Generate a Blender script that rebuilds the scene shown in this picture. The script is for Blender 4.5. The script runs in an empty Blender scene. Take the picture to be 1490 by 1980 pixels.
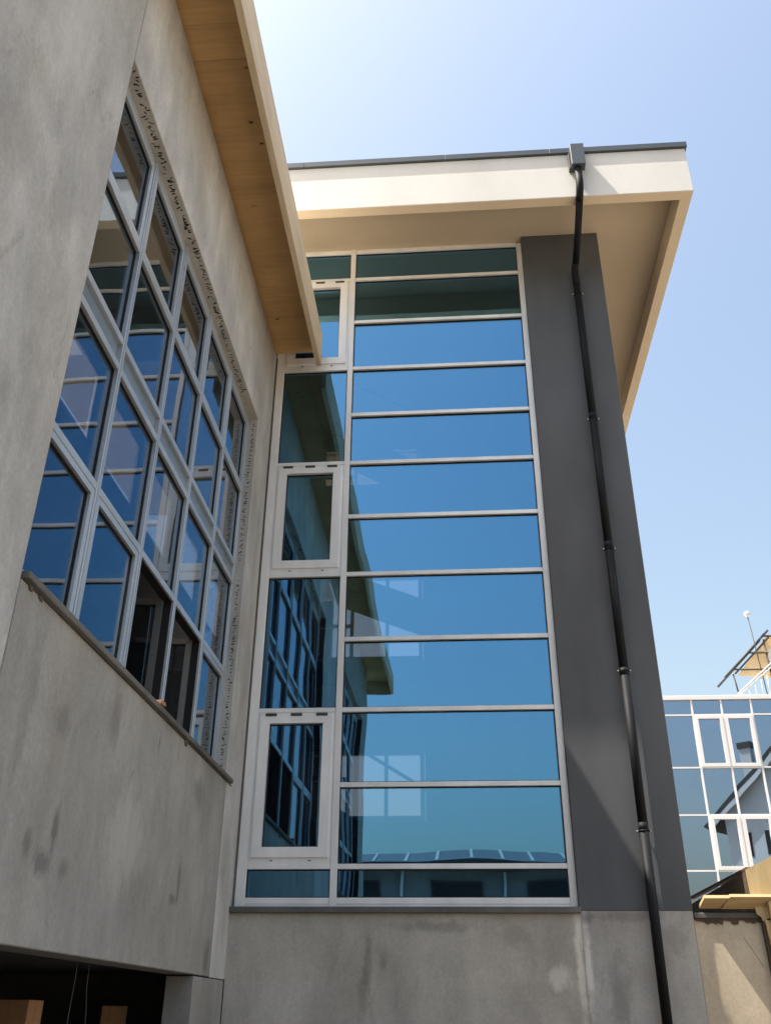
import bpy, bmesh, math, random
from mathutils import Vector, Matrix
random.seed(7)
SC = bpy.context.scene
COL = SC.collection

# ------------------------------------------------------------------ camera
yaw, pit, rol = -0.07791449, 0.50302111, 0.00865393
f = Vector((math.sin(yaw)*math.cos(pit), math.cos(yaw)*math.cos(pit), math.sin(pit)))
r = Vector((math.cos(yaw), -math.sin(yaw), 0)); u = r.cross(f)
r2 = math.cos(rol)*r + math.sin(rol)*u; u2 = -math.sin(rol)*r + math.cos(rol)*u
cam = bpy.data.cameras.new('camera'); camo = bpy.data.objects.new('camera', cam); COL.objects.link(camo)
M = Matrix((r2, u2, -f)).transposed().to_4x4(); M.translation = (0, 0, 1.6)
camo.matrix_world = M
cam.sensor_fit = 'VERTICAL'; cam.sensor_height = 24; cam.lens = 1770.17/1980*24
cam.clip_end = 3000; cam.clip_start = 0.05
SC.camera = camo

# ------------------------------------------------------------------ world and sun
SUN = Vector((3.49, 1.0, -6.94)).normalized()           # direction in which the light travels
el = math.asin(-SUN.z); az = math.atan2(-SUN.x, -SUN.y)
W = bpy.data.worlds.new('World'); SC.world = W; W.use_nodes = True
wn = W.node_tree; bg = wn.nodes['Background']
sky = wn.nodes.new('ShaderNodeTexSky'); sky.sky_type = 'NISHITA'; sky.sun_disc = False
sky.sun_elevation = el; sky.sun_rotation = az
sky.air_density = 1.65; sky.dust_density = 5.6; sky.ozone_density = 0.2; sky.altitude = 100
wn.links.new(sky.outputs[0], bg.inputs[0]); bg.inputs[1].default_value = 0.112
sl = bpy.data.lights.new('sun', 'SUN'); slo = bpy.data.objects.new('sun', sl); COL.objects.link(slo)
sl.energy = 5.0; sl.angle = math.radians(0.53); sl.color = (1.0, 0.93, 0.82)
slo.rotation_euler = SUN.to_track_quat('-Z', 'Y').to_euler(); slo.location = (-30, -5, 60)

SC.view_settings.view_transform = 'Standard'; SC.view_settings.look = 'None'
SC.view_settings.exposure = 1.20; SC.view_settings.gamma = 1.0
SC.view_settings.use_curve_mapping = False
SC.render.engine = 'CYCLES'
cy = SC.cycles
cy.max_bounces = 12; cy.diffuse_bounces = 4; cy.glossy_bounces = 6; cy.transmission_bounces = 6
cy.transparent_max_bounces = 16; cy.caustics_reflective = False; cy.caustics_refractive = False
cy.sample_clamp_indirect = 6.0

# ------------------------------------------------------------------ materials
def mat(name):
    m = bpy.data.materials.new(name); m.use_nodes = True
    nt = m.node_tree; nt.nodes.clear()
    out = nt.nodes.new('ShaderNodeOutputMaterial')
    return m, nt, out
def N(nt, t, **k):
    n = nt.nodes.new(t)
    for a, b in k.items(): setattr(n, a, b)
    return n
def noise(nt, vec, scale, detail=4, rough=.55, sc=(1, 1, 1), off=(0, 0, 0), dist=0):
    mp = N(nt, 'ShaderNodeMapping'); mp.inputs['Scale'].default_value = sc; mp.inputs['Location'].default_value = off
    nt.links.new(vec, mp.inputs['Vector'])
    n = N(nt, 'ShaderNodeTexNoise'); n.inputs['Scale'].default_value = scale
    n.inputs['Detail'].default_value = detail; n.inputs['Roughness'].default_value = rough
    n.inputs['Distortion'].default_value = dist
    nt.links.new(mp.outputs[0], n.inputs['Vector'])
    return n.outputs['Fac']
def ramp(nt, fac, *stops):
    c = N(nt, 'ShaderNodeValToRGB'); e = c.color_ramp.elements
    while len(e) < len(stops): e.new(.5)
    for i, (p, col) in enumerate(stops):
        e[i].position = p; e[i].color = (*col, 1) if len(col) == 3 else col
    nt.links.new(fac, c.inputs[0]); return c.outputs[0]
def mix(nt, a, b, fac, mode='MIX'):
    m = N(nt, 'ShaderNodeMix', data_type='RGBA', blend_type=mode)
    for s, v in ((m.inputs[0], fac), (m.inputs[6], a), (m.inputs[7], b)):
        if isinstance(v, (int, float)): s.default_value = v
        elif isinstance(v, tuple): s.default_value = (*v, 1) if len(v) == 3 else v
        else: nt.links.new(v, s)
    return m.outputs[2]
def math_(nt, op, a, b=0.0):
    m = N(nt, 'ShaderNodeMath', operation=op)
    for s, v in zip(m.inputs, (a, b)):
        if isinstance(v, (int, float)): s.default_value = v
        else: nt.links.new(v, s)
    return m.outputs[0]
def g(v): return (v, v, v)
def pos(nt):
    return N(nt, 'ShaderNodeNewGeometry').outputs['Position']
def bump(nt, h, strength, dist):
    b = N(nt, 'ShaderNodeBump'); b.inputs['Strength'].default_value = strength; b.inputs['Distance'].default_value = dist
    nt.links.new(h, b.inputs['Height']); return b.outputs[0]
def principled(nt, out, col, rough, norm=None, metal=0.0, spec=0.5):
    p = N(nt, 'ShaderNodeBsdfPrincipled')
    for s, v in (('Base Color', col), ('Roughness', rough), ('Metallic', metal), ('Specular IOR Level', spec)):
        if isinstance(v, (int, float)): p.inputs[s].default_value = v
        elif isinstance(v, tuple): p.inputs[s].default_value = (*v, 1)
        else: nt.links.new(v, p.inputs[s])
    if norm is not None: nt.links.new(norm, p.inputs['Normal'])
    nt.links.new(p.outputs[0], out.inputs[0]); return p

def concrete(name, dark, light, stain, warm=0.0, streak=1.0, seed=0.0, spots=()):
    m, nt, out = mat(name); P = pos(nt); o = (seed, seed*1.7, seed*.3)
    big = noise(nt, P, .55, 5, .6, (1, 1, .8), o, .4)
    mid = noise(nt, P, 2.1, 5, .62, (1, 1, .55), o, .3)
    stk = noise(nt, P, 2.6, 4, .6, (1, 1, .09), o, .2)
    fine = noise(nt, P, 38, 4, .7, (1, 1, .8), o)
    c = ramp(nt, big, (.32, dark), (.68, light))
    c = mix(nt, c, ramp(nt, mid, (.3, g(.64)), (.72, g(1.20))), .72, 'MULTIPLY')
    c = mix(nt, c, ramp(nt, stk, (.36, g(.68)), (.60, g(1.0)), (.74, g(1.14))), .55*streak, 'MULTIPLY')
    # warm damp patches and small dark smudges
    wp = noise(nt, P, 1.0, 4, .6, (1, 1, .5), (seed+9, 4, 2), .5)
    c = mix(nt, c, stain, math_(nt, 'MULTIPLY', ramp(nt, wp, (.50, g(0)), (.72, g(.55))), .75))
    sm = noise(nt, P, 3.3, 6, .7, (1, 1, .6), (seed+3, 1, 7), .8)
    c = mix(nt, c, tuple(.42*x for x in dark), ramp(nt, sm, (.60, g(0)), (.75, g(.52))))
    lt = noise(nt, P, 2.4, 5, .65, (1, 1, .35), (seed+13, 2, 5), .6)
    c = mix(nt, c, tuple(min(1, 1.35*x) for x in light), ramp(nt, lt, (.66, g(0)), (.8, g(.45))))
    c = mix(nt, c, ramp(nt, fine, (.3, g(.86)), (.7, g(1.1))), .8, 'MULTIPLY')
    v = N(nt, 'ShaderNodeTexVoronoi'); v.inputs['Scale'].default_value = 17; nt.links.new(P, v.inputs['Vector'])
    pit = ramp(nt, v.outputs['Distance'], (.03, g(1)), (.075, g(0)))
    pr = noise(nt, P, 1.7, 2, .5, off=(seed+5, 0, 0)); pit = math_(nt, 'MULTIPLY', pit, ramp(nt, pr, (.52, g(0)), (.6, g(.55))))
    c = mix(nt, c, tuple(.3*x for x in dark), pit)
    # individual stains: centre, half sizes (0 = any), strength; negative strength is a pale bloom
    if spots:
        rag = noise(nt, P, 7, 6, .75, (1, 1, .45), (seed+2, 8, 1))
        for (cx, cy_, cz, rx, ry, rz, st) in spots:
            sb = N(nt, 'ShaderNodeVectorMath', operation='SUBTRACT'); nt.links.new(P, sb.inputs[0]); sb.inputs[1].default_value = (cx, cy_, cz)
            ml = N(nt, 'ShaderNodeVectorMath', operation='MULTIPLY'); nt.links.new(sb.outputs[0], ml.inputs[0])
            ml.inputs[1].default_value = tuple(1/q if q else 0 for q in (rx, ry, rz))
            ln = N(nt, 'ShaderNodeVectorMath', operation='LENGTH'); nt.links.new(ml.outputs[0], ln.inputs[0])
            d = math_(nt, 'ADD', ln.outputs['Value'], math_(nt, 'MULTIPLY', math_(nt, 'SUBTRACT', rag, .5), 2.6))
            k = math_(nt, 'MULTIPLY', ramp(nt, d, (.35, g(1)), (1.0, g(0))), abs(st))
            c = mix(nt, c, tuple(.38*x for x in dark) if st > 0 else tuple(min(.8, 1.3*x) for x in light), k)
    h = math_(nt, 'ADD', math_(nt, 'MULTIPLY', fine, .35), mid)
    n = bump(nt, math_(nt, 'SUBTRACT', h, pit), .5, .006)
    principled(nt, out, c, ramp(nt, mid, (.3, g(.75)), (.7, g(.95))), n, 0, .3)
    return m

MAT = {}
MAT['concrete'] = concrete('precast_concrete', (.345, .335, .312), (.43, .42, .396), (.35, .315, .265), seed=0, streak=.55, spots=[
    (0, 5.40, 2.53, 0, .07, .17, .7), (0, 5.07, 2.40, 0, .09, .10, .6), (0, 5.30, 2.34, 0, .16, .09, .65), (0, 5.62, 2.34, 0, .10, .08, .5),
    (0, 8.05, 2.58, 0, .05, .22, .6), (0, 7.93, 2.42, 0, .12, .05, .6), (0, 9.2, 2.06, 0, .16, .22, .55), (0, 5.25, 3.12, 0, .12, .12, .4),
    (0, 7.1, 3.50, 0, .012, .13, .9), (0, 6.1, 3.38, 0, .10, .25, .35), (0, 8.4, 3.36, 0, .25, .16, .45), (0, 4.75, 3.1, 0, .12, .5, .35), (0, 6.7, 2.7, 0, .5, .4, -.35), (0, 8.6, 2.6, 0, .3, .5, -.25)])
MAT['concrete_lit'] = concrete('lit_precast_concrete', (.435, .428, .41), (.56, .553, .535), (.45, .405, .34), seed=5, streak=.6, spots=[
    (0, 3.936, 7.115, 0, .012, .02, 1.0), (0, 3.3, 5.9, 0, .5, .35, .25), (0, 3.9, 6.0, 0, .2, .5, .3), (0, 4.0, 4.6, 0, .25, .5, .3), (0, 3.6, 7.2, 0, .4, .8, -.3)])  # same precast concrete, with the near wall's brighter light painted into its colour
MAT['concrete_upper_lit'] = concrete('lit_upper_precast_concrete', (.51, .505, .485), (.66, .65, .625), (.52, .46, .38), seed=7)  # precast concrete again, more light painted in for the wall over the window
MAT['concrete_base'] = concrete('poured_concrete', (.48, .445, .39), (.58, .54, .48), (.49, .42, .335), seed=11, streak=.3, spots=[
    (-.92, 0, 2.05, .05, 0, .42, .5), (-.76, 0, 2.06, .06, 0, .12, .5), (-.97, 0, 1.75, .07, 0, .3, .4), (-.25, 0, 2.38, .42, 0, .07, .45), (.55, 0, 2.30, .2, 0, .12, .3), (.93, 0, 1.93, .16, 0, .12, -.6), (1.15, 0, 2.1, .05, 0, .6, -.8)])
MAT['concrete_pier'] = concrete('weathered_concrete', (.37, .352, .325), (.60, .58, .545), (.38, .34, .285), seed=23, streak=.9, spots=[
    (1.23, 0, 2.1, .05, 0, .55, -.7), (1.26, 0, 2.46, .08, 0, .08, .6), (1.50, 0, 1.75, .12, 0, .4, .45), (1.7, 0, 2.48, .5, 0, .06, .4), (2.1, 0, 2.3, .15, 0, .2, .35)])
MAT['granite'] = concrete('granite_sill', (.10, .097, .092), (.21, .205, .195), (.13, .115, .10), seed=31, streak=.3)
MAT['plaster'] = concrete('sand_plaster', (.56, .475, .36), (.68, .585, .445), (.56, .44, .31), seed=41, streak=.3)
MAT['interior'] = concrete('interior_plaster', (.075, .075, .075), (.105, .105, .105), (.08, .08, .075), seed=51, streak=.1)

def paint(name, col, rough=.6, var=.12, fine=60, spec=.4, bmp=.004, stre=.5):
    m, nt, out = mat(name); P = pos(nt)
    a = noise(nt, P, .8, 4, .6, (1, 1, .35)); b = noise(nt, P, fine, 3, .6)
    c = mix(nt, col, ramp(nt, a, (.3, g(1-var)), (.7, g(1+var*.5))), 1.0, 'MULTIPLY')
    c = mix(nt, c, ramp(nt, b, (.3, g(.93)), (.7, g(1.05))), 1.0, 'MULTIPLY')
    principled(nt, out, c, rough, bump(nt, b, stre, bmp), 0, spec); return m
MAT['fascia_white'] = paint('off_white_render', (.635, .63, .615), .8, .09, 90)
MAT['soffit_cream'] = paint('cream_render', (.575, .48, .36), .85, .06, 90)
MAT['lip_cream'] = paint('pale_cream_render', (.80, .67, .50), .85, .06, 90)
MAT['pier_dark'] = paint('dark_grey_render', (.108, .113, .122), .85, .30, 120, .25, .003)
MAT['coping'] = paint('anthracite_sheet', (.062, .075, .088), .38, .15, 30, .5, .001)
MAT['sash_shaded'] = paint('shaded_sash', (.085, .09, .095), .5, .15, 30)  # sash colour darkened to stand for the shade indoors
MAT['pipe'] = paint('anthracite_pipe', (.011, .0125, .015), .6, .2, 20, .15, .0005)
MAT['white_frame'] = paint('white_frame', (.66, .66, .67), .4, .06, 40, .5, .0008)
MAT['white_wall'] = paint('white_house_wall', (.78, .78, .77), .8, .1, 60)
MAT['roof_dark'] = paint('dark_roof', (.055, .05, .048), .7, .3, 12)
MAT['roof_membrane'] = paint('pale_roof_membrane', (.62, .56, .46), .8, .2, 20)
MAT['grey_wall'] = paint('grey_house_wall', (.20, .20, .205), .8, .2, 30)
MAT['panel_blue'] = paint('solar_glass', (.055, .06, .07), .6, .1, 10)
MAT['caulk'] = paint('grey_caulk', (.13, .12, .11), .8, .4, 30)
MAT['smear'] = paint('black_mastic', (.018, .016, .015), .6, .3, 60)
MAT['brick'] = paint('clay_brick', (.32, .17, .10), .9, .3, 50)
MAT['bolt'] = paint('zinc_bolt', (.55, .55, .54), .35, .1, 40)
MAT['rubber'] = paint('black_rubber', (.012, .012, .013), .55, .2, 40)
MAT['fabric'] = paint('beige_sheet', (.80, .66, .45), .9, .12, 20)
MAT['steel_dark'] = paint('dark_steel', (.06, .058, .055), .6, .3, 30)
MAT['cord'] = paint('pale_cord', (.55, .52, .47), .9, .1, 60)
MAT['rail_grey'] = paint('grey_rail', (.26, .26, .26), .7, .1, 30)
MAT['wire'] = paint('dull_wire', (.16, .15, .14), .8, .1, 60)
MAT['gap'] = paint('dark_joint', (.02, .02, .02), .9, .2, 40)

def alu(name, col, metal):
    m, nt, out = mat(name); P = pos(nt)
    a = noise(nt, P, 3, 4, .6, (1, 1, .3)); b = noise(nt, P, 45, 3, .6)
    oi = N(nt, 'ShaderNodeObjectInfo').outputs['Random']
    c = mix(nt, col, ramp(nt, a, (.3, g(.86)), (.7, g(1.06))), 1.0, 'MULTIPLY')
    c = mix(nt, c, ramp(nt, oi, (0, g(.93)), (1, g(1.05))), 1.0, 'MULTIPLY')
    principled(nt, out, c, ramp(nt, b, (.3, g(.34)), (.7, g(.46))), bump(nt, a, .2, .002), metal, .5); return m
MAT['alu'] = alu('aluminium', (.86, .86, .855), .12)
MAT['alu_left'] = alu('sky_tinted_aluminium', (.56, .605, .65), .5)  # blue of the reflected sky mixed into the frame colour

def spandrel():
    m, nt, out = mat('blue_grey_panel'); P = pos(nt); a = noise(nt, P, 2, 3)
    c = mix(nt, (.23, .29, .35), ramp(nt, a, (.3, g(.9)), (.7, g(1.05))), 1.0, 'MULTIPLY')
    principled(nt, out, c, .22, None, .1, .5); return m
MAT['spandrel'] = spandrel()

def glass(name, tint, trans, wav=.0030, wscale=1.1):
    m, nt, out = mat(name); P = pos(nt)
    oi = N(nt, 'ShaderNodeObjectInfo').outputs['Random']
    cm = N(nt, 'ShaderNodeCombineXYZ'); k = math_(nt, 'MULTIPLY', oi, 40.0)
    for i in range(3): nt.links.new(k, cm.inputs[i])
    va = N(nt, 'ShaderNodeVectorMath', operation='ADD'); nt.links.new(P, va.inputs[0]); nt.links.new(cm.outputs[0], va.inputs[1])
    h = noise(nt, va.outputs[0], wscale, 1, .4)
    nb = bump(nt, h, 1.0, wav)
    lw = N(nt, 'ShaderNodeLayerWeight'); lw.inputs['Blend'].default_value = .5
    fz = math_(nt, 'POWER', lw.outputs['Facing'], 4.0)
    rc = mix(nt, tint, (.86, .88, .9), fz)
    tc = mix(nt, trans, (.02, .02, .02), fz)
    # thin film of dust
    d = noise(nt, P, 1.4, 5, .65, (1, 1, .4)); dust = ramp(nt, d, (.45, g(.002)), (.8, g(.010)))
    gl = N(nt, 'ShaderNodeBsdfGlossy'); gl.inputs['Roughness'].default_value = .0
    nt.links.new(rc, gl.inputs['Color']); nt.links.new(nb, gl.inputs['Normal'])
    tr = N(nt, 'ShaderNodeBsdfTransparent'); nt.links.new(tc, tr.inputs['Color'])
    df = N(nt, 'ShaderNodeBsdfDiffuse'); nt.links.new(dust, df.inputs['Color'])
    a1 = N(nt, 'ShaderNodeAddShader'); a2 = N(nt, 'ShaderNodeAddShader')
    nt.links.new(gl.outputs[0], a1.inputs[0]); nt.links.new(tr.outputs[0], a1.inputs[1])
    nt.links.new(a1.outputs[0], a2.inputs[0]); nt.links.new(df.outputs[0], a2.inputs[1])
    nt.links.new(a2.outputs[0], out.inputs[0]); return m
MAT['glass'] = glass('blue_mirror_glass', (.086, .222, .350), (.37, .37, .38))
MAT['glass_left'] = glass('blue_tinted_glass', (.11, .155, .205), (.46, .46, .46))
MAT['glass_office'] = glass('pale_blue_glass', (.235, .305, .39), (.25, .26, .28), .0035, .6)

def wood(name, dark, light, axis=1, knots=True, grain=26, knot_scale=3.2, stainc=None):
    m, nt, out = mat(name); P = pos(nt)
    s = [1.0, 1.0, 1.0]; s[axis] = .06
    gr = noise(nt, P, grain, 5, .6, tuple(s), dist=.3)
    bd = noise(nt, P, 3.2, 3, .5, tuple(.25 if i == axis else 1.0 for i in range(3)))
    oi = N(nt, 'ShaderNodeObjectInfo').outputs['Random']
    c = ramp(nt, gr, (.3, dark), (.66, light))
    c = mix(nt, c, ramp(nt, bd, (.3, g(.84)), (.7, g(1.10))), .8, 'MULTIPLY')
    c = mix(nt, c, ramp(nt, oi, (0, g(.94)), (1, g(1.03))), 1.0, 'MULTIPLY')
    h = gr
    if knots:
        mp = N(nt, 'ShaderNodeMapping'); mp.inputs['Scale'].default_value = tuple(.55 if i == axis else 1.0 for i in range(3))
        nt.links.new(P, mp.inputs[0])
        v = N(nt, 'ShaderNodeTexVoronoi'); v.inputs['Scale'].default_value = knot_scale; v.inputs['Randomness'].default_value = 1
        nt.links.new(mp.outputs[0], v.inputs['Vector'])
        kn = ramp(nt, v.outputs['Distance'], (.055, g(1)), (.095, g(0)))
        ring = ramp(nt, v.outputs['Distance'], (.08, g(.45)), (.20, g(0)))
        sp = N(nt, 'ShaderNodeSeparateColor'); nt.links.new(v.outputs['Color'], sp.inputs[0])
        keep = ramp(nt, sp.outputs[0], (.42, g(0)), (.43, g(1)))
        c = mix(nt, c, tuple(.62*x for x in dark), math_(nt, 'MULTIPLY', ring, keep))
        c = mix(nt, c, (.045, .026, .014), math_(nt, 'MULTIPLY', kn, keep))
    if stainc:
        st = noise(nt, P, 1.3, 5, .65, off=(4, 2, 9)); c = mix(nt, c, stainc, ramp(nt, st, (.56, g(0)), (.75, g(.5))))
    principled(nt, out, c, .7, bump(nt, h, .25, .002), 0, .3); return m
MAT['wood_soffit'] = wood('larch_soffit', (.57, .355, .155), (.655, .425, .20), 0, True, 22, 6.2, (.42, .25, .11))
MAT['wood_fascia'] = wood('pale_fascia_board', (.62, .50, .345), (.74, .61, .44), 1, True, 30, 4.0)
MAT['plywood'] = wood('yellow_plywood', (.47, .35, .175), (.58, .44, .235), 2, True, 14, 3.0, (.40, .28, .13))
MAT['plywood_shaded'] = wood('shaded_plywood', (.075, .05, .036), (.11, .075, .052), 1, False, 14)  # plywood with shade painted into its colour, for the unlit sides
MAT['plank'] = wood('rough_plank', (.42, .295, .15), (.56, .41, .225), 0, True, 34, 5.0, (.20, .14, .08))
MAT['post'] = wood('orange_post', (.34, .18, .09), (.45, .25, .13), 2, False, 30)

def sandy():
    m, nt, out = mat('sandy_ground'); P = pos(nt)
    a = noise(nt, P, .35, 6, .65); b = noise(nt, P, 9, 6, .7)
    c = ramp(nt, a, (.3, (.20, .17, .135)), (.7, (.28, .24, .19)))
    c = mix(nt, c, ramp(nt, b, (.3, g(.7)), (.7, g(1.2))), .7, 'MULTIPLY')
    principled(nt, out, c, .95, bump(nt, b, .6, .03), 0, .2); return m
MAT['sand'] = sandy()

# ------------------------------------------------------------------ mesh helpers
class MB:
    def __init__(s): s.bm = bmesh.new()
    def box(s, x0, x1, y0, y1, z0, z1, bevel=0):
        x0, x1 = sorted((x0, x1)); y0, y1 = sorted((y0, y1)); z0, z1 = sorted((z0, z1))
        b = bmesh.new(); vs = [b.verts.new((x, y, z)) for x in (x0, x1) for y in (y0, y1) for z in (z0, z1)]
        for q in ((0,1,3,2), (4,6,7,5), (0,4,5,1), (2,3,7,6), (0,2,6,4), (1,5,7,3)): b.faces.new([vs[i] for i in q])
        if bevel:
            bevel = min(bevel, .45*min(x1-x0, y1-y0, z1-z0))
            bmesh.ops.bevel(b, geom=list(b.edges), offset=bevel, segments=1, affect='EDGES')
        s.add(b); return s
    def add(s, b):
        me = bpy.data.meshes.new('t'); b.to_mesh(me); b.free(); s.bm.from_mesh(me); bpy.data.meshes.remove(me)
    def prism(s, pts, axis, a0, a1, bevel=0):
        """2-D polygon (in the two axes other than 'axis') swept from a0 to a1"""
        b = bmesh.new(); o = [i for i in range(3) if i != axis]
        def V(p, a):
            v = [0, 0, 0]; v[o[0]], v[o[1]] = p; v[axis] = a; return b.verts.new(v)
        A = [V(p, a0) for p in pts]; B = [V(p, a1) for p in pts]; n = len(pts)
        b.faces.new(A); b.faces.new(B[::-1])
        for i in range(n): b.faces.new((A[i], B[i], B[(i+1) % n], A[(i+1) % n]))
        bmesh.ops.recalc_face_normals(b, faces=list(b.faces))
        if bevel: bmesh.ops.bevel(b, geom=list(b.edges), offset=bevel, segments=1, affect='EDGES')
        s.add(b); return s
    def tube(s, pts, rad, seg=16, cap=True):
        pts = [Vector(p) for p in pts]; rings = []; b = s.bm
        for i, p in enumerate(pts):
            d = (pts[min(i+1, len(pts)-1)] - pts[max(i-1, 0)]).normalized()
            ref = Vector((0, 0, 1)) if abs(d.z) < .9 else Vector((0, 1, 0))
            a = d.cross(ref).normalized(); c = d.cross(a)
            rr = rad if not isinstance(rad, (list, tuple)) else rad[i]
            rings.append([b.verts.new(p + rr*(math.cos(t)*a + math.sin(t)*c)) for t in (2*math.pi*k/seg for k in range(seg))])
        for A, B in zip(rings, rings[1:]):
            for k in range(seg):
                fc = b.faces.new((A[k], A[(k+1) % seg], B[(k+1) % seg], B[k])); fc.smooth = True
        if cap: b.faces.new(rings[0][::-1]); b.faces.new(rings[-1])
        return s
    def build(s, name, m, parent=None, base=None):
        me = bpy.data.meshes.new(name); bmesh.ops.recalc_face_normals(s.bm, faces=list(s.bm.faces))
        ofs = world_loc(parent) if parent is not None else (Vector(base) if base else Vector())
        for v in s.bm.verts: v.co -= ofs
        s.bm.to_mesh(me); s.bm.free(); me.materials.append(MAT[m])
        o = bpy.data.objects.new(name, me); COL.objects.link(o)
        if parent is not None: o.parent = parent
        elif base: o.location = base
        return o
def world_loc(o):
    v = Vector()
    while o is not None: v += o.location; o = o.parent
    return v
def thing(name, label, cat, loc=(0, 0, 0), group=None):
    o = bpy.data.objects.new(name, None); COL.objects.link(o); o.location = loc; o.empty_display_size = .3
    o['label'] = label; o['category'] = cat
    if group: o['group'] = group
    return o
def tag(o, label, cat, group=None):
    o['label'] = label; o['category'] = cat
    if group: o['group'] = group
    return o
def B(name, m, parent, *a, bevel=0):
    return MB().box(*a, bevel=bevel).build(name, m, parent)
def ring(mb, axis, d0, d1, a0, a1, z0, z1, w, bevel=.003, wb=None):
    """rectangular frame in the plane normal to axis (0: y,z plane; 1: x,z plane), depth d0..d1, mitre-like butt joints"""
    wb = wb or w
    def bx(p0, p1, q0, q1):
        if axis == 1: mb.box(p0, p1, d0, d1, q0, q1, bevel)
        else: mb.box(d0, d1, p0, p1, q0, q1, bevel)
    # mitred frame as prisms
    def pr(pts):
        if axis == 1: mb.prism(pts, 1, d0, d1)
        else: mb.prism(pts, 0, d0, d1)
    g_ = .0006
    pr([(a0, z0), (a1, z0), (a1-w-g_, z0+wb-g_), (a0+w+g_, z0+wb-g_)])
    pr([(a0, z1), (a1, z1), (a1-w-g_, z1-w+g_), (a0+w+g_, z1-w+g_)])
    pr([(a0, z0+g_*2), (a0+w, z0+wb+g_), (a0+w, z1-w-g_), (a0, z1-g_*2)])
    pr([(a1, z0+g_*2), (a1-w, z0+wb+g_), (a1-w, z1-w-g_), (a1, z1-g_*2)])
    return mb

# ------------------------------------------------------------------ ground
gm = MB(); gm.box(-400, 400, -400, 400, -.3, 0)
go = gm.build('ground', 'sand'); go['kind'] = 'structure'

# ================================================================== LEFT CONCRETE BUILDING
WX = -2.335; PT = .25; WI = WX-PT
LB = thing('concrete_building', 'grey concrete building on the left with timber roof overhang and tall gridded window', 'building', (WX, 4.4, 0))
ZT = 9.688                                      # top of the concrete, under the timber soffit
def panel(name, pts, m='concrete', bevel=.006):
    return MB().prism(pts, 0, WI, WX, bevel).build(name, m, LB)
# near wall, in three panels around its own window
panel('concrete_panel', [(1.46, -.2), (4.395, -.2), (4.395, ZT), (1.46, ZT)], 'concrete_lit')
panel('concrete_panel', [(-3.3, -.2), (-2.2, -.2), (-2.2, ZT), (-3.3, ZT)])
panel('concrete_panel', [(-2.188, 8.13), (1.448, 8.13), (1.448, ZT), (-2.188, ZT)])
panel('concrete_panel', [(-2.188, -.2), (1.448, -.2), (1.448, 3.70), (-2.188, 3.70)])
# far wall: one L shaped piece over and right of the window, one panel under the window
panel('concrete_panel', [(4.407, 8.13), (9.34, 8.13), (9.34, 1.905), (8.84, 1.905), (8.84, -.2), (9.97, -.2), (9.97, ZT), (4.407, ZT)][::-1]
      if False else [(4.407, 8.13), (4.407, ZT), (10.08, ZT), (10.08, 1.9), (9.405, 1.9), (9.405, 3.69), (9.34, 3.69), (9.34, 8.13)], 'concrete_upper_lit')
panel('concrete_panel', [(4.407, 1.905), (9.392, 1.905), (9.392, 3.685), (4.407, 3.685)])
panel('concrete_panel', [(8.84, -.2), (9.97, -.2), (9.97, 1.892), (8.84, 1.892)])
panel('concrete_panel', [(4.407, -.2), (4.60, -.2), (4.60, 1.892), (4.407, 1.892)])
# dark packing deep in the panel joints
j = MB()
for y in (4.401,): j.box(WI+.02, WX-.012, y-.012, y+.012, -.1, ZT-.01)
j.box(WI+.02, WX-.010, 9.385, 9.412, 1.9, 3.68); j.box(WI+.02, WX-.012, 8.85, 9.96, 1.888, 1.909)
for y in (1.454, -2.194): j.box(WI+.02, WX-.012, y-.012, y+.012, -.1, ZT-.01)
j.build('joint_filler', 'gap', LB)
# thin dark gap between wall head and soffit
B('wall_top_gap', 'gap', LB, WI, WX-.015, -3.28, 9.96, ZT+.0005, ZT+.040)

# roof: slab, soffit panels, fascia boards
B('roof_slab', 'roof_membrane', LB, -4.97, -1.74, -4.0, 10.05, 9.80, 9.888)
B('roof_slab', 'roof_membrane', LB, -4.97, -2.62, 10.052, 19, 9.80, 9.888)
seams = [-4.0, -2.6, -1.1, .3, 1.9, 3.35, 4.62, 5.175, 5.545, 7.15, 8.72, 10.05]
SZ = ZT+.042
for a, b in zip(seams, seams[1:]):
    dz = random.uniform(-.0015, .0015)
    B('soffit_panel', 'wood_soffit', LB, WI-.02, -1.748, a+.0015, b-.0015, SZ+dz, SZ+.085, bevel=.002)
for a, b in ((-4.0, 1.2), (1.2, 6.1), (6.1, 9.9)):
    B('fascia_board', 'wood_fascia', LB, -1.742, -1.672, a+.001, b-.001, 9.37, 9.90, bevel=.004)
B('roof_end_board', 'wood_fascia', LB, -4.2, -1.744, -4.05, -4.003, 9.37, 9.90, bevel=.003)
# interior: a narrow double height hall lit by high openings in its rear wall
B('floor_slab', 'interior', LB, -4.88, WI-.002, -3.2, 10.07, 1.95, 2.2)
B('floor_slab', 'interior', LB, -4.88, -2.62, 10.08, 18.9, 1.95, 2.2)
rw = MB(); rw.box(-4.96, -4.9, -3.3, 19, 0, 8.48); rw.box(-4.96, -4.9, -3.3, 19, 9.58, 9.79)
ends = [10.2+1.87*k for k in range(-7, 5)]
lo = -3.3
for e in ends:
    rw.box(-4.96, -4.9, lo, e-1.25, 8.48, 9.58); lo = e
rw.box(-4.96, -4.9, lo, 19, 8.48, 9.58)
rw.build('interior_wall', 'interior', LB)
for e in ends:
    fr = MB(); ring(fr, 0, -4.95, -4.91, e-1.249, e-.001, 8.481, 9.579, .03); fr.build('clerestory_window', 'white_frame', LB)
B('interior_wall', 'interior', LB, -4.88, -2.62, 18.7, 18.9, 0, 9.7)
B('ceiling', 'interior', LB, -4.88, WI-.03, -3.1, 10.07, 9.72, 9.78)
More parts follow.
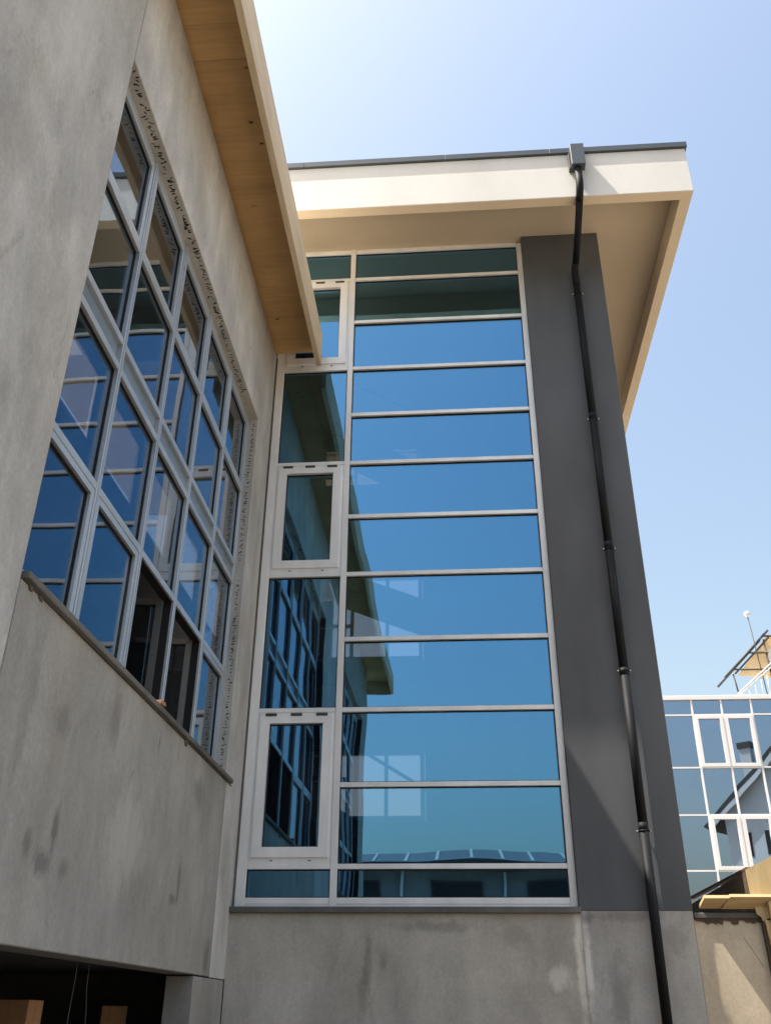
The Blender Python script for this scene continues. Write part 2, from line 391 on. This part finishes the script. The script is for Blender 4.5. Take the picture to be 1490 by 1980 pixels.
B('interior_wall', 'interior', LB, -4.88, WI-.004, -3.29, -3.1, 0, 9.7)
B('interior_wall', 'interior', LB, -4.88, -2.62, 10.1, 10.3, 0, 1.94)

# ---- window grids of the left building
GX = WX-.12                                     # front face of the frames
def left_window(y0, y1, z0, z1, nb, open_bays=(), full=True):
    ww = MB()
    # outer frame: head with a stepped flashing, base, two jambs
    ww.box(GX-.09, GX, y0+.002, y1-.002, z1-.075, z1-.002, .003)
    ww.box(GX-.09, GX+.004, y0+.002, y1-.002, z0, z0+.05, .003)
    ww.box(GX-.09, GX, y0+.002, y0+.052, z0+.052, z1-.077, .003)
    ww.box(GX-.09, GX, y1-.052, y1-.002, z0+.052, z1-.077, .003)
    ww.box(GX-.05, GX+.012, y1-.02, y1-.004, z0+.052, z1-.004)
    win = ww.build('window_wall', 'alu_left', LB)
    bw = (y1-y0)/nb
    zs = [z0+.05, z0+1.10, z0+2.15, z0+2.385, z0+3.345, z1-.075]   # base, casement head, panel bottom, panel top, transom, head
    ys = [y0+.05]+[y0+bw*i for i in range(1, nb)]+[y1-.05]
    for y in ys[1:-1]:
        MB().box(GX-.09, GX+.014, y-.030, y+.030, z0+.052, z1-.006, .003).build('mullion', 'alu_left', win)
        B('mullion_cap', 'alu_left', win, GX+.0145, GX+.020, y-.012, y+.012, z0+.06, z1-.03)
    for k in range(nb):
        a = ys[k]+(.031 if k else .003); b = ys[k+1]-(.031 if k < nb-1 else .003)
        for i, z in enumerate(zs[1:-1]):
            MB().box(GX-.085, GX+.008, a, b, z-.030, z+.030, .003).build('transom', 'alu_left', win)
        for row in range(5):
            lo = zs[row]+(.031 if row else .002); hi = zs[row+1]-(.031 if row < 4 else .002)
            if row == 2:
                B('spandrel_panel', 'spandrel', win, GX-.055, GX-.028, a+.002, b-.002, lo, hi); continue
            aa, bb, ll, hh = a, b, lo, hi
            sash = row in (0, 4)
            if sash and not (row == 0 and k in open_bays):
                sm = MB(); ring(sm, 0, GX-.07, GX+.002, a+.002, b-.002, lo+.001, hi-.001, .052)
                sm.build('sash_frame', 'alu_left', win); aa, bb, ll, hh = a+.055, b-.055, lo+.054, hi-.054
            if row == 0 and k in open_bays:
                # sash swung inward about its far side
                hy = b-.03; ang = math.radians(-80)
                sm = MB(); wv = b-a-.01
                ring(sm, 0, -.035, .035, -wv, 0, lo, hi, .055)
                gp = MB().box(-.004, .004, -wv+.056, -.056, lo+.056, hi-.056)
                R = Matrix.Rotation(ang, 4, 'Z')
                for q in (sm, gp):
                    for v in q.bm.verts: v.co = R @ v.co + Vector((GX-.075, hy, 0))
                lm = MB(); ring(lm, 0, GX-.088, GX-.010, a-.0005, b+.0005, lo, hi, .007); lm.build('sash_shade_liner', 'rubber', win)  # added black liner that paints the shade inside the open bay
                sm.build('open_sash', 'sash_shaded', win); gp.build('glass_pane', 'glass_left', win)
                continue
            gk = MB(); ring(gk, 0, GX-.040, GX-.020, aa, bb, ll, hh, .010); gk.build('gasket', 'rubber', win)
            B('glass_pane', 'glass_left', win, GX-.040, GX-.030, aa+.009, bb-.009, ll+.009, hh-.009)
    return win
left_window(4.41, 9.338, 3.735, 8.128, 5, (2, 3))
left_window(-2.188, 1.448, 3.735, 8.128, 4, (0,))

# sills with mortar squeezed out below
def granite_sill(y0, y1):
    s = MB().box(GX-.09, WX+.042, y0, y1, 3.688, 3.733, .006).build('window_sill', 'granite', LB)
    mb = MB(); y = y0+.02
    while y < y1-.05:
        w = random.uniform(.05, .22); h = random.uniform(.003, .010)
        if random.random() < .14: h += random.uniform(.015, .045); w *= .6
        n = random.randint(4, 7)
        mb.prism([(y, 3.687), (y+w, 3.687)]+[(y+w*(1-(q+.5)/n), 3.687-h*random.uniform(.45, 1.05)) for q in range(n)], 0, WX+.0005, WX+random.uniform(.006, .016)); y += w*random.uniform(.9, 2.2)
    m = mb.build('mortar_bead', 'caulk', LB); m['kind'] = 'stuff'
granite_sill(4.408, 9.50); granite_sill(-2.186, 1.446)

# black mastic smears along head and far jamb of the reveal
sm = MB()
def dab(c, d1, d2, nrm, L, wd, t=.002):
    k = random.randint(5, 7); b = bmesh.new(); pts = []
    for i in range(k):
        t_ = 2*math.pi*i/k; q = random.uniform(.55, 1.1)
        pts.append(c + d1*(math.cos(t_)*L*.5*q) + d2*(math.sin(t_)*wd*.5*q))
    A = [b.verts.new(p) for p in pts]; Bv = [b.verts.new(p+nrm*t) for p in pts]
    b.faces.new(A); b.faces.new(Bv[::-1])
    for i in range(k): b.faces.new((A[i], A[(i+1) % k], Bv[(i+1) % k], Bv[i]))
    sm.add(b)
y = 4.45
while y < 8.75:
    c = WX-.055+.012*math.sin(y*2.1)
    for _ in range(random.choice((1, 1, 2, 2, 3))):
        th = random.gauss(0, .5)
        dab(Vector((c+random.gauss(0, .013), y+random.gauss(0, .012), 8.1300)), Vector((math.cos(th), math.sin(th), 0)), Vector((-math.sin(th), math.cos(th), 0)), Vector((0, 0, -1)), random.uniform(.025, .065), random.uniform(.010, .021))
    y += random.uniform(.022, .055)
z = 3.80
while z < 8.06:
    dens = 1 if not 5.95 < z < 6.2 else .2
    c = WX-.062+.008*math.sin(z*1.7)
    if random.random() < dens:
        for _ in range(random.choice((1, 1, 2))):
            th = random.gauss(0, .22)
            dab(Vector((c+random.gauss(0, .009), 9.3400, z+random.gauss(0, .008))), Vector((math.cos(th), 0, math.sin(th))), Vector((-math.sin(th), 0, math.cos(th))), Vector((0, -1, 0)), random.uniform(.022, .048), random.uniform(.007, .014))
    z += random.uniform(.018, .042)
o = sm.build('sealant_smear', 'smear', LB); o['kind'] = 'stuff'

bf = MB().prism([(-.03, -.05), (.04, -.055), (.045, .04), (.01, .055), (-.035, .045)], 2, 0, .032, .004).build('brick_fragment', 'brick', None)
bf.location = (WX+.012, 6.93, 3.7345)
tag(bf,
    'small broken piece of reddish brick lying on the granite window sill', 'brick')

# garage contents
def post(name, x, y, w, d, h, label, rz):
    o = MB().box(-w/2, w/2, -d/2, d/2, 0, h, .004).build(name, 'post', None); o.location = (x, y, 0); o.rotation_euler.z = rz
    return tag(o, label, 'post', 'timber posts inside the dark opening')
post('timber_post', -3.20, 7.30, .26, .34, 1.68, 'orange-brown timber post at the left end of the dark ground floor opening', .1)
post('timber_post', -3.15, 9.55-.3, .22, .34, 1.66, 'orange-brown timber post beside the right jamb of the dark ground floor opening', .35)
wire_mb = MB().tube([(-2.50, 6.50, 1.95), (-2.50, 6.505, 1.8), (-2.51, 6.50, 1.5), (-2.5, 6.47, .9)], .0022, 6)
tag(wire_mb.build('hanging_wire', 'wire', None, (-2.5, 6.5, .9)), 'thin wire hanging slanted in the dark opening, nearer the left edge', 'wire', 'wires hanging in the dark opening')
wire_mb = MB().tube([(-2.50, 6.72, 1.95), (-2.50, 6.73, 1.75), (-2.505, 6.80, 1.6), (-2.5, 6.86, 1.2), (-2.5, 6.9, .9)], .0022, 6)
tag(wire_mb.build('hanging_wire', 'wire', None, (-2.5, 6.9, .9)), 'thin kinked wire hanging in the dark opening, nearer the right post', 'wire', 'wires hanging in the dark opening')

# ================================================================== STAIR TOWER
FY = 10.0
ST = thing('stair_tower', 'dark grey stair tower with full height blue glazing under a white overhanging roof', 'building', (0, FY, 0))
B('base_wall', 'concrete_base', ST, -2.334, 1.198, FY+.004, FY+.30, -.2, 2.504)
B('pier_base', 'concrete_pier', ST, 1.1982, 2.285, FY+.001, FY+.5, -.2, 2.529)
B('pier', 'pier_dark', ST, 1.185, 2.288, FY-.006, FY+4.9, 2.53, 11.70, bevel=.006)
B('corner_wall', 'concrete', ST, -2.40, -2.292, FY+.115, FY+.35, 2.56, 11.68)
B('corner_sealant', 'caulk', ST, -2.334, -2.314, FY+.055, FY+.099, 2.57, 9.66)
MB().box(-2.333, 1.197, FY-.05, FY+.25, 2.505, 2.563, .005).build('window_sill', 'granite', ST)
# rear and sides
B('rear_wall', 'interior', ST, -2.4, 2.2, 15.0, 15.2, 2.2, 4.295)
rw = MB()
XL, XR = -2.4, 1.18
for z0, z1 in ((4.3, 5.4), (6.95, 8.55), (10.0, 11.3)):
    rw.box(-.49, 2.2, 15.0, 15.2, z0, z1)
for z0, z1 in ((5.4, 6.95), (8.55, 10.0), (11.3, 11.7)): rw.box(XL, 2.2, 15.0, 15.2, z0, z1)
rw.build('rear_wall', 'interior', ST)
for z0, z1 in ((4.3, 5.4), (6.95, 8.55), (10.0, 11.3)):
    fr = MB(); ring(fr, 1, 14.96, 15.03, -2.39, -.50, z0+.001, z1-.001, .07)
    w = fr.build('rear_window', 'white_frame', ST)
    for x in (-1.74, -1.12): B('mullion', 'white_frame', w, x-.03, x+.03, 14.97, 15.02, z0+.07, z1-.07)
    B('transom', 'white_frame', w, -2.32, -1.771, 14.972, 15.018, z0+.62, z0+.68)
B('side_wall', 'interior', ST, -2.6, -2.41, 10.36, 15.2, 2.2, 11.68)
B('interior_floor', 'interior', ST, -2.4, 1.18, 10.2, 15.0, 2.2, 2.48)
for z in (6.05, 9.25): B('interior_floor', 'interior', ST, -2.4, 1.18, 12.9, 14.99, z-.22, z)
for z0, d in ((2.5, 1), (5.7, -1), (8.9, 1)):
    a = [(-1.9, z0+1.55), (.6, z0+.02), (.6, z0+.25), (-1.9, z0+1.8)] if d > 0 else [(-1.9, z0+1.95), (.6, z0+.95), (.6, z0+1.2), (-1.9, z0+2.2)]
    MB().prism(a, 1, 13.2, 14.2).build('stair_flight', 'interior', ST)
    hz = .95
    MB().tube([(a[0][0], 13.2, a[0][1]+.3+hz), (a[1][0], 13.2, a[1][1]+.3+hz)], .025, 8).build('handrail', 'steel_dark', ST)

# roof: solid slab with a dropped lip, cream soffit, dark coping
RX0, RX1, RY0, RY1 = -6.0, 3.412, 8.970, 17.0
ZL = 11.35; ZF = 12.174
LIP = .150
rf = MB()
rf.box(RX0, RX1, RY0, RY0+LIP, ZL, ZF, .006)
rf.box(RX1-LIP, RX1, RY0+LIP-.001, RY1, ZL+.002, ZF-.001, .004)
roof = rf.build('roof_fascia', 'fascia_white', ST)
# lip undersides and soffit in the cream paint, set a couple of mm below the render
lp = MB(); lp.box(RX0, RX1-.004, RY0+.004, RY0+LIP, ZL-.004, ZL-.0005); lp.box(RX1-LIP, RX1-.004, RY0+LIP+.001, RY1, ZL-.004, ZL+.0015)
lp.box(RX1-LIP-.004, RX1-LIP-.0005, RY0+LIP+.006, RY1, ZL-.002, 11.69); lp.box(RX0, RX1-LIP-.006, RY0+LIP+.0005, RY0+LIP+.004, ZL-.002, 11.69)
lp.build('roof_lip', 'lip_cream', ST)
B('soffit', 'soffit_cream', ST, RX0, RX1-LIP-.005, RY0+LIP+.005, RY1, 11.692, 11.80)
B('roof_slab', 'roof_dark', ST, RX0, RX1-LIP-.002, RY0+LIP+.006, RY1, 11.81, 12.16)
cp = [-6.0, -3.9, -1.9, .1, 1.55, 3.44]
for a, b in zip(cp, cp[1:]):
    MB().box(a+.001, b-.001, 8.933, 9.40, ZF+.002, ZF+.097, .004).build('roof_coping', 'coping', ST)
MB().box(3.24, 3.441, 9.402, RY1, ZF+.002, ZF+.095, .004).build('roof_coping', 'coping', ST)
# upper storey mass left of the glazing (above the timber roof)
B('upper_wall', 'fascia_white', ST, -5.9, -2.42, 10.16, 15, 9.95, 11.69)

# ---- curtain wall, set back from the face of the pier
FYP = FY; FY = 10.10; KC = 1.01
def sz(z): return 1.6+(z-1.6)*KC
T = [sz(q) for q in (11.01, 10.21, 9.39, 8.62, 7.865, 7.075, 6.28, 5.445, 4.605, 3.78, 2.95)]
ZB, ZTOP = 2.566, 11.67
cw = MB()
cw.box(-2.311, -2.217, FY-.002, FY+.11, ZB, ZTOP, .004)
cw.box(-2.333, -2.3115, FY-.012, FY+.05, ZB, ZTOP, .003)
cw.box(1.116, 1.176, FY-.002, FY+.11, ZB, ZTOP, .004)
cw.box(1.1765, 1.199, FY-.014, FY+.05, ZB, ZTOP, .003)
cw.box(-2.216, -1.336, FY+.004, FY+.11, ZB+.035, ZB+.095, .003); cw.box(-1.261, 1.115, FY+.004, FY+.11, ZB+.035, ZB+.095, .003)
cw.box(-2.216, -1.336, FY-.006, FY+.06, ZB+.001, ZB+.030, .003); cw.box(-1.261, 1.115, FY-.006, FY+.06, ZB+.001, ZB+.030, .003)
cw.box(-2.216, -1.336, FY+.002, FY+.11, ZTOP-.05, ZTOP+.02, .003); cw.box(-1.261, 1.115, FY+.002, FY+.11, ZTOP-.05, ZTOP+.02, .003)
cwo = cw.build('curtain_wall', 'alu', ST)
MB().box(-1.335, -1.262, FY-.004, FY+.11, ZB, ZTOP+.022, .004).build('mullion', 'alu', cwo)
def trans(x0, x1, z):
    MB().box(x0, x1, FY, FY+.10, z-.026, z+.026, .003).build('transom', 'alu', cwo)
def pane(x0, x1, z0, z1, parent=None):
    parent = parent or cwo
    gk = MB(); ring(gk, 1, FY+.030, FY+.050, x0, x1, z0, z1, .011); gk.build('gasket', 'rubber', parent)
    pm = MB().box(x0+.006, x1-.006, FY+.041, FY+.051, z0+.006, z1-.006)
    c = Vector(((x0+x1)/2, FY+.046, (z0+z1)/2)); Q = Matrix.Rotation(random.gauss(0, .0016), 4, 'X') @ Matrix.Rotation(random.gauss(0, .0008), 4, 'Z')
    for v in pm.bm.verts: v.co = Q @ (v.co-c) + c
    pm.build('glass_pane', 'glass', parent)
for z in T: trans(-1.261, 1.115, z)
edges = [ZTOP-.05]+T+[ZB+.095]
for i in range(len(edges)-1):
    hi = edges[i]-(.027 if i else .001); lo = edges[i+1]+(.027 if i+1 < len(edges)-1 else .001)
    pane(-1.260, 1.114, lo, hi)
for z in T[0::2]: trans(-2.216, -1.336, z)
le = [ZTOP-.05]+T[0::2]+[ZB+.095]
for i in range(len(le)-1):
    hi = le[i]-(.027 if i else .001); lo = le[i+1]+(.027 if i+1 < len(le)-1 else .001)
    if i in (1, 3, 5):
        x0, x1 = -2.215, -1.337
        fr = MB(); ring(fr, 1, FY+.006, FY+.10, x0, x1, lo, hi, .045, wb=.075)
        cs = fr.build('casement_window', 'alu', ST)
        sf = MB(); ring(sf, 1, FY-.016, FY+.06, x0+.030, x1-.030, lo+.062, hi-.020, .105)
        s = sf.build('sash_frame', 'alu', cs)
        pane(x0+.137, x1-.137, lo+.168, hi-.126, cs)
        for hx in (x0+.15, (x0+x1)/2, x1-.15):
            MB().box(hx-.065, hx+.065, FY-.026, FY+.004, hi-.044, hi-.012, .004).build('hinge', 'steel_dark', cs)
        for hx in (x0+.25, x1-.22):
            MB().box(hx-.014, hx+.014, FY-.002, FY+.004, lo+.028, lo+.036).build('drain_cap', 'rubber', cs)
    else:
        pane(-2.215, -1.337, lo, hi)

FY = FYP

# ================================================================== DRAINPIPE
DP = thing('drainpipe', 'dark anthracite drainpipe with square hopper running down the grey pier', 'drainpipe', (1.89, 9.93, 0))
MB().box(1.818, 2.005, 8.80, 8.932, 11.795, 12.195, .005).build('hopper', 'coping', DP)
MB().box(1.796, 1.816, 8.875, 8.967, 11.80, 12.09, .003).build('overflow_plate', 'steel_dark', DP)
MB().box(1.86, 1.97, 8.933, 8.969, 11.85, 12.0).build('hopper_bracket', 'pipe', DP)
PR = .050; PYC = 9.912
top = [(1.903, 8.88, 11.80), (1.903, 8.88, 11.52), (1.901, 8.885, 11.46), (1.898, 8.91, 11.40), (1.897, 8.95, 11.36), (1.897, 9.02, 11.315)]
def pipe(pts, rr=PR): return MB().tube(pts, rr, 24).build('pipe', 'pipe', DP)
pipe(top)
pipe([(1.898, 9.0, 11.329), (1.900, 9.42, 11.11), (1.900, 9.82, 10.955)], PR*.97)
pipe([(1.901, 9.80, 10.965), (1.895, 9.88, 10.93), (1.893, 9.905, 10.89), (1.892, PYC, 10.86), (1.892, PYC, 10.62)])
joints = [10.64, 8.36, 6.5, 4.93, 3.28, 1.4, -.1]
for a, b in zip(joints, joints[1:]):
    pipe([(1.892, PYC, a), (1.892, PYC, b+.06)], PR*.97)
    MB().tube([(1.892, PYC, b+.07), (1.892, PYC, b-.01)], PR*1.02, 24).build('pipe_collar', 'pipe', DP)
for z in (10.45, 8.34, 6.48, 4.97, 3.27):
    c = MB().tube([(1.892, PYC, z+.009), (1.892, PYC, z-.009)], PR*1.06, 24); c.box(1.892-.074, 1.892+.074, PYC-.006, PYC+.006, z-.009, z+.009)
    c.box(1.886, 1.898, PYC+.05, FY-.007, z-.006, z+.006)
    co = c.build('pipe_clamp', 'pipe', DP)
    for s in (-1, 1): MB().tube([(1.892+s*.067, PYC-.017, z), (1.892+s*.067, PYC+.01, z)], .008, 10).build('bolt', 'bolt', co)

# ================================================================== RIGHT: PLASTERED WALL AND TIMBER
GW = thing('plaster_wall', 'sunlit sandy plaster garden wall with stone coping beside the pier', 'wall', (2.9, 10.1, 0))
B('wall_body', 'plaster', GW, 2.292, 3.6, 10.02, 10.25, -.2, 2.452)
MB().box(2.294, 3.62, 9.987, 10.29, 2.462, 2.512, .006).build('coping', 'granite', GW)
mb = MB(); x = 2.30
while x < 3.0:
    w = random.uniform(.03, .09); h = random.uniform(.02, .07)
    mb.prism([(x, 2.461), (x+w, 2.461), (x+w*.85, 2.461-h), (x+w*.4, 2.461-h*random.uniform(.7, 1.1)), (x+w*.1, 2.461-h*.8)], 1, 10.004, 10.019); x += w*.92
o = mb.build('mortar_bead', 'plywood_shaded', GW); o['kind'] = 'stuff'

HO = thing('plywood_hoarding', 'yellow plywood formwork box standing behind the low plaster wall', 'formwork', (3.3, 10.2, 0))
def ragged(name, pts, y0, y1, m): return MB().prism(pts, 1, y0, y1).build(name, m, HO)
ragged('plywood_sheet', [(2.853, 2.905), (3.9, 3.39), (3.9, 2.30), (3.12, 2.30), (3.05, 2.47), (2.98, 2.455), (2.94, 2.40), (2.925, 2.47), (2.885, 2.50), (2.872, 2.62), (2.86, 2.66)], 9.955, 9.973, 'plywood')
ragged('plywood_sheet', [(2.945, 2.44), (3.9, 2.44), (3.9, -.1), (3.02, -.1), (2.975, 1.9)], 9.925, 9.945, 'plywood')
ragged('batten_and_shade', [(2.99, 2.60), (3.05, 2.62), (3.10, 1.2), (3.035, 1.2)], 9.88, 9.923, 'plywood')
ragged('batten_and_shade', [(2.925, 2.42), (2.94, 2.44), (2.985, 1.2), (2.955, 1.2)], 9.95, 10.01, 'plywood_shaded')  # shadow gap beside the sheet, built as a dark strip
MB().prism([(10.31, 2.52), (12.6, 2.52), (12.6, 2.84), (10.0, 2.90), (10.0, 2.66), (10.31, 2.66)], 0, 2.862, 2.895).build('side_panel', 'plywood_shaded', HO)
MB().prism([(10.30, 1.0), (12.55, 1.0), (12.55, 2.50), (10.30, 2.50)], 0, 2.90, 2.93).build('side_panel', 'plywood_shaded', HO)
ragged('rear_panel', [(2.30, 2.52), (2.856, 2.52), (2.856, 2.60), (2.36, 2.60)], 12.3, 12.34, 'plywood_shaded')
B('rear_panel', 'plywood_shaded', HO, 2.90, 3.9, 10.36, 10.39, 2.40, 2.88)
B('top_rail', 'plywood_shaded', HO, 2.862, 2.92, 9.98, 12.62, 2.905, 2.93)

def plank(x0, x1, yc, zc, tilt, sk, label, y_w=.17):
    b = MB().prism([(x0, -y_w/2), (x1, -y_w/2), (x1, y_w/2), (x0+sk, y_w/2)], 2, -.018, .018, .002)
    o = b.build('wooden_plank', 'plank', None)
    o.location = (0, yc, zc); o.rotation_euler = (tilt, 0, 0)
    return tag(o, label, 'plank', 'planks sticking out over the plaster wall')
plank(2.385, 2.99, 9.945, 2.604, -.50, -.03, 'rough wooden plank sticking out farther left over the wall coping')
plank(2.630, 3.05, 9.925, 2.606, -.60, -.07, 'rough wooden plank sticking out next to the yellow plywood')
tag(MB().tube([(2.74, 10.016, 2.30), (2.80, 10.015, 2.20), (2.883, 10.013, 2.042), (2.90, 10.0, 2.06)], .003, 6).build('hanging_string', 'cord', None, (2.8, 10.015, 2.2)),
    'thin pale string hanging down the shaded part of the plaster wall', 'string')

# ================================================================== DISTANT GLASS OFFICE
OY = 37.0
OF = thing('glass_office', 'distant office block clad in blue glass with white frames', 'building', (12, OY, 0))
B('wall_core', 'interior', OF, 4.8, 24.5, OY+.5, OY+12, 0, 12.9)
B('parapet', 'white_frame', OF, 4.5, 24.8, OY-.08, OY+12, 12.90, 13.07, bevel=.01)
fz = [12.88, 12.28, 10.19, 8.40, 6.40, 4.6, 2.5, .3]
fx = [9.56+1.168*k for k in range(-4, 13)]
grid = MB()
for i, x in enumerate(fx):
    MB().box(x-.035, x+.035, OY-.05, OY+.1, .2, 12.89, .004).build('mullion', 'white_frame', OF)
cas = {(4, 1), (5, 1), (4, 3), (5, 3), (8, 1), (9, 1), (8, 3), (9, 3)}
for i in range(len(fx)-1):
    a, b = fx[i]+.036, fx[i+1]-.036
    for k in range(len(fz)-1):
        hi = fz[k]-(.031 if k else 0); lo = fz[k+1]+.031
        if k < 6: MB().box(a, b, OY-.045, OY+.1, fz[k+1]-.03, fz[k+1]+.03).build('transom', 'white_frame', OF)
        if (i, k) in cas:
            fr = MB(); ring(fr, 1, OY-.08, OY+.05, a, b, lo, hi, .13); w = fr.build('casement_window', 'white_frame', OF)
            B('glass_pane', 'glass_office', w, a+.131, b-.131, OY+.0, OY+.012, lo+.131, hi-.131)
        else:
            B('glass_pane', 'glass_office', OF, a+.001, b-.001, OY+.02, OY+.032, lo, hi)

# rooftop canopy, railing, globe pole, dish
CA = thing('roof_canopy', 'beige sheet canopy on dark steel frame on top of the distant glass office', 'canopy', (13.5, 39, 13.07))
cps = [(11.15, 38.0, 14.02), (13.10, 38.0, 16.02)]
def beam(p, q, w=.05, name='beam', m='steel_dark', par=CA): return MB().tube([p, q], w, 6).build(name, m, par)
def cpt(t, y, dz=0): return (11.20+t*1.98, y, 13.95+t*1.93+dz)
for y in (37.4, 38.6): beam(cpt(0, y), cpt(1.06, y), .055, 'rafter')
for y in (37.4,): beam((11.65, y+.02, 14.0+.12), (13.3, y+.02, 15.70), .04, 'rafter')
for t in (.18, .55, .93): beam(cpt(t, 37.4), (17.5, 37.45, cpt(t, 37)[2]+.03), .04, 'purlin')
b = bmesh.new(); n = 12; rows = []
for i in range(n+1):
    t = i/n; rows.append([])
    for jx in range(n+1):
        s = jx/n; x = 11.75+t*1.5+s*4.2; y = 37.5+s*.1+1.2*s; zz = 14.0+t*1.75+.05*math.sin(s*9)*math.sin(t*5)+.05
        if i == 0: zz += -.15*math.sin(s*math.pi)
        rows[-1].append(b.verts.new((x, 37.45+1.6*t*s, zz)))
for i in range(n):
    for jx in range(n): b.faces.new((rows[i][jx], rows[i][jx+1], rows[i+1][jx+1], rows[i+1][jx]))
bmesh.ops.solidify(b, geom=list(b.faces), thickness=.03)
mbx = MB(); mbx.add(b); mbx.build('canopy_sheet', 'fabric', CA)
beam((11.56, 37.4, 14.1), (11.66, 37.4, 13.07), .035, 'post'); beam((13.06, 37.42, 15.6), (13.14, 37.42, 13.07), .04, 'post'); beam((16.8, 38.6, 15.5), (16.8, 38.6, 13.07), .04, 'post')
RL = thing('stair_railing', 'white metal stair railing rising to the roof canopy', 'railing', (12.3, 37.2, 13.07))
for dz in (0, -.16): beam((11.55, 37.2, 13.20+dz*.5), (13.4, 37.2, 14.72+dz), .035, 'handrail', 'white_frame', RL)
for k in range(7):
    x = 11.75+.27*k; zt = 13.20+(x-11.55)*.82
    beam((x, 37.2, 13.07), (x, 37.2, zt), .024, 'baluster', 'white_frame', RL)
GP = thing('globe_pole', 'thin leaning pole with white ball on top above the roof canopy', 'pole', (12.75, 37.3, 13.07))
beam((12.75, 37.3, 13.07), (12.56, 37.3, 16.6), .022, 'pole', 'steel_dark', GP)
b = bmesh.new(); bmesh.ops.create_uvsphere(b, u_segments=16, v_segments=10, radius=.13, matrix=Matrix.Translation((12.555, 37.3, 16.71)))
for fc in b.faces: fc.smooth = True
mbx = MB(); mbx.bm.free(); mbx.bm = b; mbx.build('globe', 'white_frame', GP)
DS = thing('satellite_dish', 'white satellite dish under the roof canopy at the photo edge', 'dish', (13.45, 37.3, 13.07))
b = bmesh.new(); rings_ = []
for i in range(6):
    rr = .36*i/5; rings_.append([b.verts.new((13.42+rr*math.cos(t), 37.25+.25*rr*rr-.05*math.sin(t)*rr, 14.75+1.25*rr*math.sin(t))) for t in (2*math.pi*k/20 for k in range(20))] if i else [b.verts.new((13.42, 37.25, 14.75))])
for k in range(20): b.faces.new((rings_[0][0], rings_[1][k], rings_[1][(k+1) % 20]))
for i in range(1, 5):
    for k in range(20): b.faces.new((rings_[i][k], rings_[i+1][k], rings_[i+1][(k+1) % 20], rings_[i][(k+1) % 20]))
bmesh.ops.solidify(b, geom=list(b.faces), thickness=.02)
mbx = MB(); mbx.bm.free(); mbx.bm = b; mbx.build('dish', 'white_frame', DS)
beam((13.42, 37.3, 14.7), (13.42, 37.3, 13.07), .03, 'mast', 'white_frame', DS)

# ================================================================== BUILDINGS BEHIND THE CAMERA (seen as reflections)
LH = thing('long_low_house', 'long low grey house with panelled roof seen reflected in the bottom panes', 'house', (0, -15, 0))
B('wall', 'grey_wall', LH, -14, 16, -25, -15, 0, 6.35)
MB().prism([(-14.6, 6.36), (-25.5, 6.36), (-25.5, 6.9), (-17.0, 7.04), (-14.6, 6.40)], 0, -14.3, 16.3).build('roof', 'roof_dark', LH)
B('gutter', 'roof_dark', LH, -14.3, 16.3, -14.6, -14.45, 6.24, 6.40)
for k in range(22):
    x0 = -12.2+1.15*k
    MB().prism([(-14.62, 6.42), (-17.0, 7.055), (-17.0, 7.09), (-14.62, 6.455)], 0, x0+.06, x0+1.09).build('solar_panel', 'panel_blue', LH)
    MB().prism([(-14.60, 6.43), (-17.0, 7.065), (-17.0, 7.115), (-14.60, 6.48)], 0, x0-.055, x0+.055).build('panel_rail', 'rail_grey', LH)
for x in (-11, -7.4, -3.8, -.1, 3.4, 6.9, 10.4):
    fr = MB(); ring(fr, 1, -14.99, -14.94, x-.95, x+.95, 5.15, 5.95, .06); w = fr.build('window', 'steel_dark', LH)
    B('glass_pane', 'rubber', w, x-.89, x+.89, -14.985, -14.965, 5.21, 5.89)
for x in (-2.1, 1.65): B('downpipe', 'white_frame', LH, x-.05, x+.05, -14.99, -14.9, 0, 6.3)

WH = thing('white_house', 'white house with dark gabled roof and chimney reflected in the distant office glass', 'house', (17.0, 13.5, 0))
WH.rotation_euler.z = 0
def rot_build(mb, name, m, ang=math.radians(38), c=Vector((16.6, 13.5, .6))):
    R = Matrix.Rotation(ang, 4, 'Z')
    for v in mb.bm.verts: v.co = R @ v.co + c
    return mb.build(name, m, WH)
rot_build(MB().box(0, 9, -12, 0, -.8, 12.2), 'wall', 'white_wall')
rot_build(MB().prism([(0, 12.2), (9, 12.2), (4.5, 15.9)], 1, -11.98, -.02), 'gable_wall', 'white_wall')
rot_build(MB().prism([(-1.3, 11.5), (4.5, 16.3), (4.5, 16.0), (-1.1, 11.35)], 1, -12.6, .42), 'roof', 'roof_dark')
rot_build(MB().prism([(10.3, 11.5), (4.5, 16.3), (4.5, 16.0), (10.1, 11.35)], 1, -12.6, .42), 'roof', 'roof_dark')
rot_build(MB().box(1.3, 1.95, -1.5, -.9, 13.0, 16.2), 'chimney', 'white_wall')
rot_build(MB().box(1.22, 2.03, -1.58, -.82, 16.2, 16.6), 'chimney_cap', 'steel_dark')
for x in (.7, 2.3, 4.1, 5.9, 7.6):
    for z in (5.0, 7.3, 9.6):
        rot_build(MB().box(x, x+.75, -.02, .03, z, z+1.35), 'window', 'rubber')
rot_build(MB().prism([(-1.0, 11.42), (4.5, 15.97), (4.5, 15.6), (-.9, 11.15)], 1, .30, .41), 'barge_board', 'white_wall')
for y in (-2.5, -5.5, -8.5):
    for z in (6.4, 9.2): rot_build(MB().box(-.03, .02, y-.5, y+.5, z, z+1.4), 'window', 'rubber')
